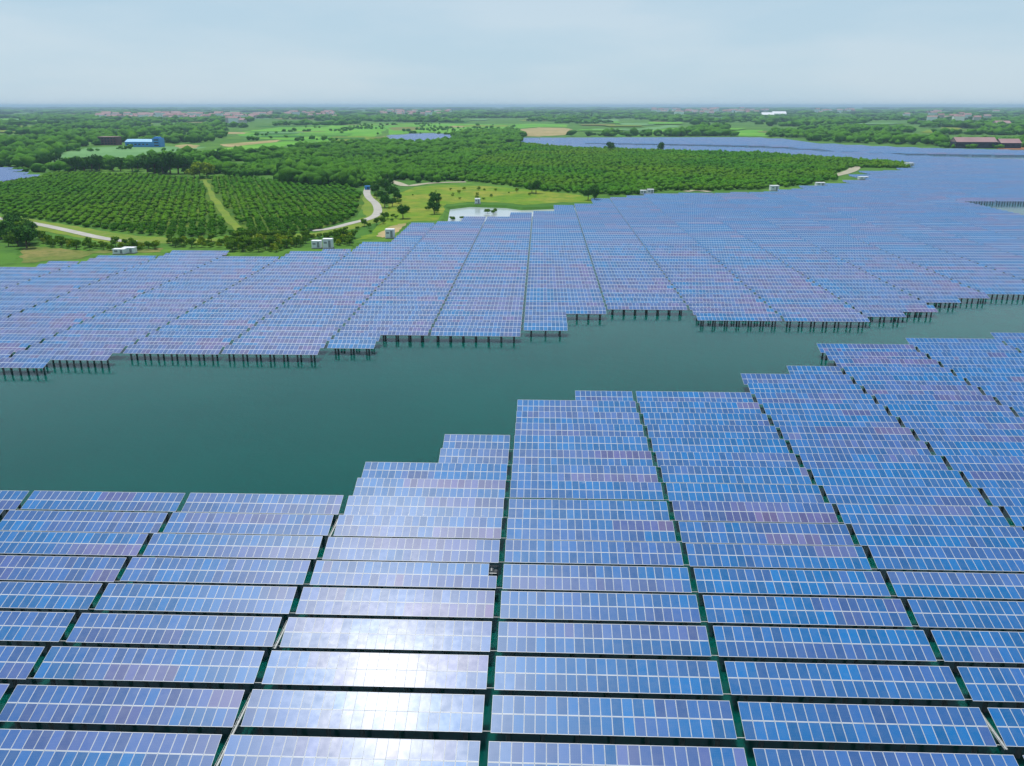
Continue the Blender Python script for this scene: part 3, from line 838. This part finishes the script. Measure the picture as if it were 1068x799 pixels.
# plantation on the peninsula
PEN = [(470, 189), (500, 190), (560, 198.5), (600, 202), (625, 204.5), (660, 203.5), (699, 199.5), (750, 199), (803, 197.5), (850, 192), (876, 188), (866, 183), (884, 176), (896, 175), (944, 176), (952, 173.6), (935, 169.6), (890, 167.3), (840, 163.8), (790, 160.3),
       (688, 157.8), (599, 154.8), (540, 150), (500, 152), (470, 160)]
PW = [ground(x, y, LZ) for x, y in PEN]
xs = [p[0] for p in PW]; ys = [p[1] for p in PW]
pts = []
Xg = min(xs)
while Xg < max(xs):
    Yg = min(ys)
    while Yg < max(ys):
        X, Y = Xg + random.gauss(0, .9), Yg + random.gauss(0, 1.2)
        if inside(X, Y, PW) and random.random() < .93:
            b_ = random.random(); s = 1.35 if b_ < .03 else 1
            pts.append((X, Y, s * random.uniform(1.7, 2.8), s * random.uniform(2.2, 4), LZ))
        Yg += 5.2
    Xg += 4.4
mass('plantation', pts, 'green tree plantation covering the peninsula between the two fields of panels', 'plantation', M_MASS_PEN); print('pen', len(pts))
# woods
wood = []
def woods(poly, step, rad, hgt, seed, dens=1.0, lst=None, clear=0, thr=0.0):
    r_ = random.Random(seed); Wp = [ground(x, y, LZ) for x, y in poly]
    A = 0
    for i in range(len(Wp)):
        a, b = Wp[i], Wp[(i + 1) % len(Wp)]; A += a[0] * b[1] - b[0] * a[1]
    n_ = int(abs(A) / 2 / (step * step) * dens)
    xs = [p[0] for p in Wp]; ys = [p[1] for p in Wp]; c = 0
    for _ in range(n_ * 40):
        if c >= n_: break
        X, Y = r_.uniform(min(xs), max(xs)), r_.uniform(min(ys), max(ys))
        if inside(X, Y, Wp):
            if clear and mnoise.noise(Vector((X / (clear * 1.6), Y / clear, seed))) < thr: c += .45; continue
            s = r_.uniform(.55, 1.45); (lst if lst is not None else wood).append((X, Y, rad * s, hgt * s * r_.uniform(.8, 1.2), LZ)); c += 1
front_w = []
woods([(236, 184), (250, 176), (300, 169), (340, 167), (400, 168), (470, 162), (500, 155), (545, 151.5), (540, 156), (500, 165), (480, 185), (470, 190), (440, 191), (410, 188), (385, 197), (370, 196), (340, 193), (300, 190)], 4.0, 2.8, 4.6, 1, clear=30, thr=-.25)
woods([(292, 184), (310, 178), (350, 176), (375, 184), (372, 196), (340, 195), (300, 192)], 6.5, 5, 8, 2)
woods([(240, 172), (255, 162), (300, 157), (345, 152), (400, 149.5), (480, 148), (540, 144.5), (545, 150), (500, 154), (470, 160), (400, 167), (340, 166), (300, 168)], 7, 5, 6, 3, clear=45, thr=-.15)
woods([(20, 181), (30, 176), (60, 172.5), (150, 168), (195, 166), (240, 164), (240, 184), (210, 184), (150, 181), (60, 180)], 8, 4.5, 6, 4, .8, clear=45, thr=-.05)
woods([(-40, 178), (-40, 160), (0, 158), (60, 153), (95, 151), (70, 158), (48, 166), (30, 172), (32, 182), (10, 175)], 10, 5.5, 8, 5, .7)
woods([(-40, 158), (-40, 134), (60, 132), (180, 131), (235, 133), (240, 140), (225, 148), (180, 151), (130, 149), (100, 152), (60, 154), (0, 158)], 14, 7, 9, 6, .85, clear=110, thr=.09)
woods([(150, 165), (190, 164), (240, 161), (262, 160), (245, 168), (180, 170)], 8, 5, 7, 7, .6)
woods([(470, 143.6), (486, 139), (535, 137), (548, 142.5), (540, 146.5), (480, 147)], 9, 5.5, 7, 8)
woods([(590, 142.4), (700, 140), (730, 135), (760, 134), (752, 140), (775, 142.3), (700, 142.6)], 14, 8, 10, 9, .8)
woods([(800, 144), (810, 138), (850, 134), (960, 136), (1068, 138), (1120, 140), (1120, 141), (1066, 141), (984, 141.5), (982, 153), (960, 152.6), (890, 149.5), (850, 147.5), (820, 143.5)], 14, 7.5, 9, 10, .8, clear=120, thr=-.03)
woods([(255, 146), (265, 138), (350, 130), (400, 129), (535, 130.5), (540, 139), (500, 143), (400, 139), (380, 146), (300, 149)], 16, 3.6, 5, 31, .55, clear=60, thr=.30)
woods([(48, 165), (90, 154.5), (215, 153.5), (180, 160), (100, 169)], 12, 3, 4, 33, .4, clear=40, thr=.33)
woods([(980, 154.6), (984, 150), (1010, 146), (1060, 146), (1100, 147), (1100, 153), (1050, 155.4)], 9, 4.5, 6, 11, .7)
woods([(-60, 133), (-60, 121), (1140, 121), (1140, 138), (960, 136), (850, 134), (760, 134), (700, 129.5), (596, 129), (400, 128.5), (262, 135), (180, 131)], 26, 13, 11, 12, .62, clear=230, thr=.10)
woods([(-80, 121), (-80, 114.6), (1150, 114.6), (1150, 121)], 90, 45, 14, 13, .50, clear=520, thr=.08)
woods([(-80, 114.6), (-80, 112.6), (1150, 112.6), (1150, 114.6)], 300, 150, 20, 14, .40, clear=1500, thr=-.1)
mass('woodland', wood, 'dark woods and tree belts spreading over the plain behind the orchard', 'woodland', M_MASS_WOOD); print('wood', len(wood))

# ------------------------------------------------------------------ buildings
def up(px): return px
def cabin(x, y, w_, d_, h_, name, label, cat, stairs=False):
    X, Y = ground(x, y, LZ)
    t = empty(name, (X, Y + d_ / 2, LZ), 0, label, cat)
    b = MB(); b.box((0, 0, h_ / 2 + .3), (w_, d_, h_))
    for i in range(int(w_ / .5)): b.box((-w_ / 2 + .25 + i * .5, -d_ / 2 - .01, h_ / 2 + .3), (.05, .018, h_ - .2))
    link('wall', b.mesh('wall', M_WHITE), t)
    b = MB(); b.box((0, 0, h_ + .36), (w_ + .2, d_ + .2, .12)); link('roof', b.mesh('roof', M_WHITE), t)
    b = MB(); b.box((0, 0, .15), (w_ + .4, d_ + .4, .298)); link('plinth', b.mesh('plinth', M_CONC), t)
    b = MB(); b.box((w_ * .22, -d_ / 2 - .06, h_ * .45 + .3), (.9, .04, h_ * .8)); link('door', b.mesh('door', M_GREYP), t)
    b = MB(); b.box((-w_ * .22, -d_ / 2 - .06, h_ * .6 + .3), (1.2, .04, .7)); link('vent', b.mesh('vent', M_GREYP), t)
    return t
cabin(330, 259.3, 3.6, 2.4, 2.6, 'inverter_cabin', 'low white metal cabin, left one of two at the orchard shore', 'cabin')
cabin(341.8, 259.3, 3.6, 2.4, 3.3, 'inverter_cabin', 'taller white metal cabin, right one of two at the orchard shore', 'cabin')
cabin(406.5, 248.8, 3.6, 2.6, 3.4, 'inverter_cabin', 'white cabin alone on the tan bank at the corner of the panels', 'cabin')
cabin(124, 265.5, 4.5, 2.4, 1.6, 'inverter_cabin', 'flat white cabin on the left shore among bushes, left of a pair', 'cabin')
cabin(134, 264.5, 4.5, 2.4, 1.8, 'inverter_cabin', 'flat white cabin on the left shore among bushes, right of a pair', 'cabin')
cabin(671, 203, 4.0, 3, 2.2, 'inverter_cabin', 'small white hut at the plantation shore, left of a pair', 'cabin')
cabin(678.5, 202.6, 4.0, 3, 2.6, 'inverter_cabin', 'small white hut at the plantation shore, right of a pair', 'cabin')
cabin(808, 199.2, 5.5, 4, 3, 'inverter_cabin', 'white hut on the plantation shore near the tip of the peninsula', 'cabin')
cabin(856, 194.2, 6, 4, 2.0, 'inverter_cabin', 'low white hut on the peninsula shore below the track', 'cabin')
cabin(901, 187.6, 7, 4, 1.8, 'inverter_cabin', 'low white hut at the near corner of the peninsula tip', 'cabin')
cabin(949, 174.6, 7, 5, 3.4, 'inverter_cabin', 'white hut at the far pointed tip of the peninsula', 'cabin')
cabin(498, 212.8, 3, 2.5, 2.6, 'pump_house', 'tiny white pump house on the far rim of the pale pond', 'hut')
# blue guard hut by the road bend
X, Y = ground(383.5, 198, LZ); t = empty('guard_hut', (X, Y, LZ), 0, 'tiny bright blue hut at the far end of the curving road', 'hut')
b = MB(); b.box((0, 0, 1.2), (3.2, 2.6, 2.4)); link('wall', b.mesh('wall', M_BLUE), t)
b = MB(); b.box((0, 0, 2.48), (3.8, 3.2, .16)); link('roof', b.mesh('roof', M_BLUE), t)
b = MB(); b.box((.5, -1.32, 1.0), (.8, .04, 2.0)); link('door', b.mesh('door', M_DARKWIN), t)
# blue works
X, Y = ground(131, 153.5, LZ); X2, _ = ground(160, 153.5, LZ); X3, _ = ground(168, 153.5, LZ)
t = empty('blue_factory', ((X + X3) / 2, Y, LZ), 0, 'bright blue factory, long low hall with a taller block at its right end', 'factory')
wl = X2 - X; wt = X3 - X2
b = MB(); b.box((X + wl / 2 - (X + X3) / 2, 9, 3.45), (wl, 18, 6.9)); hl = link('hall_wall', b.mesh('hall_wall', M_BLUE), t)
b = MB(); x_a, x_b = X - (X + X3) / 2 - .4, X2 - (X + X3) / 2 - .02
b.face([(x_a, -.6, 6.9), (x_b, -.6, 6.9), (x_b, 9, 10.2), (x_a, 9, 10.2)]); b.face([(x_a, 9, 10.2), (x_b, 9, 10.2), (x_b, 18.6, 6.9), (x_a, 18.6, 6.9)])
b.face([(x_a, -.6, 6.9), (x_a, 9, 10.2), (x_a, 18.6, 6.9)]); b.face([(x_b, 18.6, 6.9), (x_b, 9, 10.2), (x_b, -.6, 6.9)])
link('hall_roof', b.mesh('hall_roof', M_PBLUE), t)
b = MB(); b.box((X2 + wt / 2 - (X + X3) / 2, 7, 5.75), (wt, 14, 11.5)); link('tower_wall', b.mesh('tower_wall', M_BLUE), t)
b = MB(); b.box((X2 + wt * .45 - (X + X3) / 2, 7, 12.3), (wt * .6, 9, 1.6)); link('tower_roof', b.mesh('tower_roof', M_BLUE), t)
for i in range(6):
    b = MB(); b.box((x_a + 4 + i * (wl - 6) / 6, -.03, 3.6), (3, .06, 1.4)); link('window', b.mesh('window', M_DARKWIN), t)
for i in range(3):
    b = MB(); b.box((X2 + wt / 2 - (X + X3) / 2, -.03, 2.4 + i * 3.4), (wt * .6, .06, 1.5)); link('window', b.mesh('window', M_DARKWIN), t)
# brown brick building
X, Y = ground(103, 151.5, LZ); X2, _ = ground(122, 151.5, LZ)
t = empty('brick_building', ((X + X2) / 2, Y, LZ), 0, 'dark reddish-brown block building left of the blue factory', 'building')
wl = X2 - X
b = MB(); b.box((0, 8, 5.5), (wl, 16, 11)); link('wall', b.mesh('wall', M_RED), t)
b = MB(); b.box((0, 8, 11.25), (wl + .8, 16.8, .5)); link('roof', b.mesh('roof', M_PINKROOF), t)
for fl in range(3):
    for i in range(6):
        b = MB(); b.box((-wl / 2 + wl / 6 * (i + .5), -.03, 2.2 + fl * 3.4), (wl / 6 * .6, .06, 1.8)); link('window', b.mesh('window', M_DARKWIN), t)
def gable(x, y, w_, d_, h_, name, label, cat, mw, mr, group=None, win=True):
    X, Y = ground(x, y, LZ) if isinstance(x, (int, float)) and y < 400 else (x, y)
    t = empty(name, (X, Y, LZ), 0, label, cat, group)
    b = MB(); b.box((0, 0, h_ / 2), (w_, d_, h_)); link('wall', b.mesh('wall', mw), t)
    b = MB(); e = .5; rh = d_ * .28
    b.face([(-w_ / 2 - e, -d_ / 2 - e, h_ - .1), (w_ / 2 + e, -d_ / 2 - e, h_ - .1), (w_ / 2 + e, 0, h_ + rh), (-w_ / 2 - e, 0, h_ + rh)])
    b.face([(-w_ / 2 - e, 0, h_ + rh), (w_ / 2 + e, 0, h_ + rh), (w_ / 2 + e, d_ / 2 + e, h_ - .1), (-w_ / 2 - e, d_ / 2 + e, h_ - .1)])
    for s in (-1, 1): b.face([(s * (w_ / 2 + .01), -d_ / 2, h_), (s * (w_ / 2 + .01), d_ / 2, h_), (s * (w_ / 2 + .01), 0, h_ + rh - .1)])
    link('roof', b.mesh('roof', mr), t)
    if win:
        for i in range(4):
            b = MB(); b.box((-w_ / 2 + w_ / 4 * (i + .5), -d_ / 2 - .03, h_ * .55), (w_ / 4 * .5, .06, h_ * .3)); link('window', b.mesh('window', M_DARKWIN), t)
    return t
gable(1014, 154.3, 52, 20, 8, 'long_shed', 'long dark-walled shed with faded pink roof on the far shore at the right', 'shed', M_NAVY, M_PINKROOF)
gable(1050, 154.6, 26, 18, 7, 'long_shed', 'shorter dark shed with faded pink roof near the right edge of the photo', 'shed', M_NAVY, M_PINKROOF)
gable(1044, 131.5, 40, 22, 8, 'long_shed', 'pink-roofed shed far behind, above the two sheds at the right', 'shed', M_PLASTER, M_PINKROOF)
gable(812, 121.2, 70, 40, 13, 'warehouse', 'large white warehouse on the horizon at the right of the plain', 'warehouse', M_WHITE, M_WHITE)
gable(800, 121.6, 60, 40, 9, 'warehouse', 'low white warehouse just left of the large one on the horizon', 'warehouse', M_WHITE, M_WHITE)
def house_data(w_, d_, h_, mw, mr):
    b = MB(); b.box((0, 0, h_ / 2), (w_, d_, h_)); a = b.mesh('wall', mw)
    b = MB(); rh = 3
    b.face([(-w_ / 2 - .5, -d_ / 2 - .5, h_), (w_ / 2 + .5, -d_ / 2 - .5, h_), (w_ / 2 + .5, 0, h_ + rh), (-w_ / 2 - .5, 0, h_ + rh)])
    b.face([(-w_ / 2 - .5, 0, h_ + rh), (w_ / 2 + .5, 0, h_ + rh), (w_ / 2 + .5, d_ / 2 + .5, h_), (-w_ / 2 - .5, d_ / 2 + .5, h_)])
    for s in (-1, 1): b.face([(s * w_ / 2, -d_ / 2, h_), (s * w_ / 2, d_ / 2, h_), (s * w_ / 2, 0, h_ + rh - .1)])
    return a, b.mesh('roof', mr)
HS = [house_data(14, 10, 9, M_PLASTER, M_TILE), house_data(20, 10, 11, M_WHITE, M_PINKROOF), house_data(12, 10, 7, M_PLASTER, M_PINKROOF)]
villages = [((100, 270), (121.6, 125.4), 90, 'in the pink-roofed village left on the horizon'), ((270, 350), (120, 123.5), 30, 'in the village straight above the curving road, near the horizon'),
            ((395, 470), (118, 122), 30, 'in the village on the horizon left of photo centre'), ((680, 800), (116.5, 120), 50, 'in the distant town right of photo centre'),
            ((238, 262), (127, 130), 8, 'in the hamlet below the left village'), ((930, 1060), (118, 130), 16, 'scattered over the wooded plain at the right'), ((850, 900), (117, 119), 12, 'in the cluster beside the white warehouses')]
r_ = random.Random(3)
for (xa, xb), (ya, yb), n_, where in villages:
    for i in range(n_):
        x = r_.uniform(xa, xb); y = r_.uniform(ya, yb); X, Y = ground(x, y, LZ)
        big = 1.0 + (Y / 4500) * .6
        t = empty('village_house', (X, Y, LZ), r_.uniform(-.5, .5), 'small pale house ' + where, 'house', 'houses ' + where)
        t.scale = (big * r_.uniform(.9, 1.5), big, big * r_.uniform(.9, 1.4))
        a, b_ = r_.choice(HS); link('wall', a, t); link('roof', b_, t)

# ------------------------------------------------------------------ air
import bmesh
bm = bmesh.new(); bmesh.ops.create_cube(bm, size=1); me = bpy.data.meshes.new('haze'); bm.to_mesh(me); bm.free()
o = link('haze', me, None, (0, 30500, 35), (0, 0, 0), (130000, 64000, 80)); tag(o, kind='stuff', label='pale blue haze over the whole plain', cat='haze')
m = bpy.data.materials.new('haze'); m.use_nodes = True; m.node_tree.nodes.clear()
out = m.node_tree.nodes.new('ShaderNodeOutputMaterial'); pv = m.node_tree.nodes.new('ShaderNodeVolumePrincipled')
pv.inputs['Color'].default_value = (.58, .82, 1.0, 1); pv.inputs['Density'].default_value = .85e-4; pv.inputs['Anisotropy'].default_value = .1
m.node_tree.links.new(pv.outputs[0], out.inputs['Volume']); me.materials.append(m)

# ------------------------------------------------------------------ light
SUN_EL, SUN_AZ = R(72.0), R(-33)           # ahead of the camera, slightly left
wd = bpy.data.worlds.new('World'); sc.world = wd; wd.use_nodes = True
nt = wd.node_tree; bg = nt.nodes['Background']
sky = nt.nodes.new('ShaderNodeTexSky'); sky.sky_type = 'NISHITA'; sky.sun_disc = False
sky.sun_elevation = SUN_EL; sky.sun_rotation = SUN_AZ
sky.air_density = 1.0; sky.dust_density = .35; sky.ozone_density = 1.2
# thin bright veil of summer haze cloud low in the sky
tc = nt.nodes.new('ShaderNodeTexCoord'); sx = nt.nodes.new('ShaderNodeSeparateXYZ'); nt.links.new(tc.outputs['Generated'], sx.inputs[0])
mr = nt.nodes.new('ShaderNodeMapRange'); mr.interpolation_type = 'SMOOTHSTEP'
for i, v in enumerate((0, 1.0, .9, .05)): mr.inputs[i + 1].default_value = v
nt.links.new(sx.outputs[2], mr.inputs[0])
mp = nt.nodes.new('ShaderNodeMapping'); mp.inputs['Scale'].default_value = (1, 1, 4.5); nt.links.new(tc.outputs['Generated'], mp.inputs[0])
ns = nt.nodes.new('ShaderNodeTexNoise'); ns.inputs['Scale'].default_value = 3.2; ns.inputs['Detail'].default_value = 5; ns.inputs['Roughness'].default_value = .5
nt.links.new(mp.outputs[0], ns.inputs['Vector'])
cr = nt.nodes.new('ShaderNodeMapRange'); nt.links.new(ns.outputs['Fac'], cr.inputs[0])
for i, v in enumerate((.40, .62, 0, 1)): cr.inputs[i + 1].default_value = v
vc = nt.nodes.new('ShaderNodeMix'); vc.data_type = 'RGBA'; nt.links.new(cr.outputs[0], vc.inputs[0])
vc.inputs[6].default_value = (4.0, 5.45, 6.55, 1); vc.inputs[7].default_value = (4.7, 5.85, 6.75, 1)
mx = nt.nodes.new('ShaderNodeMix'); mx.data_type = 'RGBA'
nt.links.new(mr.outputs[0], mx.inputs[0]); nt.links.new(sky.outputs[0], mx.inputs[6]); nt.links.new(vc.outputs[2], mx.inputs[7])
nt.links.new(mx.outputs[2], bg.inputs[0]); bg.inputs[1].default_value = .11
ld = bpy.data.lights.new('sun', 'SUN'); lo = bpy.data.objects.new('sun', ld); COL.objects.link(lo)
ld.energy = 3.6; ld.angle = R(.53); ld.color = (1, .96, .9)
sd = Vector((math.sin(SUN_AZ) * math.cos(SUN_EL), math.cos(SUN_AZ) * math.cos(SUN_EL), math.sin(SUN_EL)))
lo.rotation_euler = sd.to_track_quat('Z', 'Y').to_euler(); lo.location = (0, 0, 120)

sc.view_settings.view_transform = 'Standard'; sc.view_settings.look = 'None'
sc.view_settings.exposure = .12; sc.view_settings.gamma = 1
sc.cycles.max_bounces = 5; sc.cycles.volume_bounces = 0
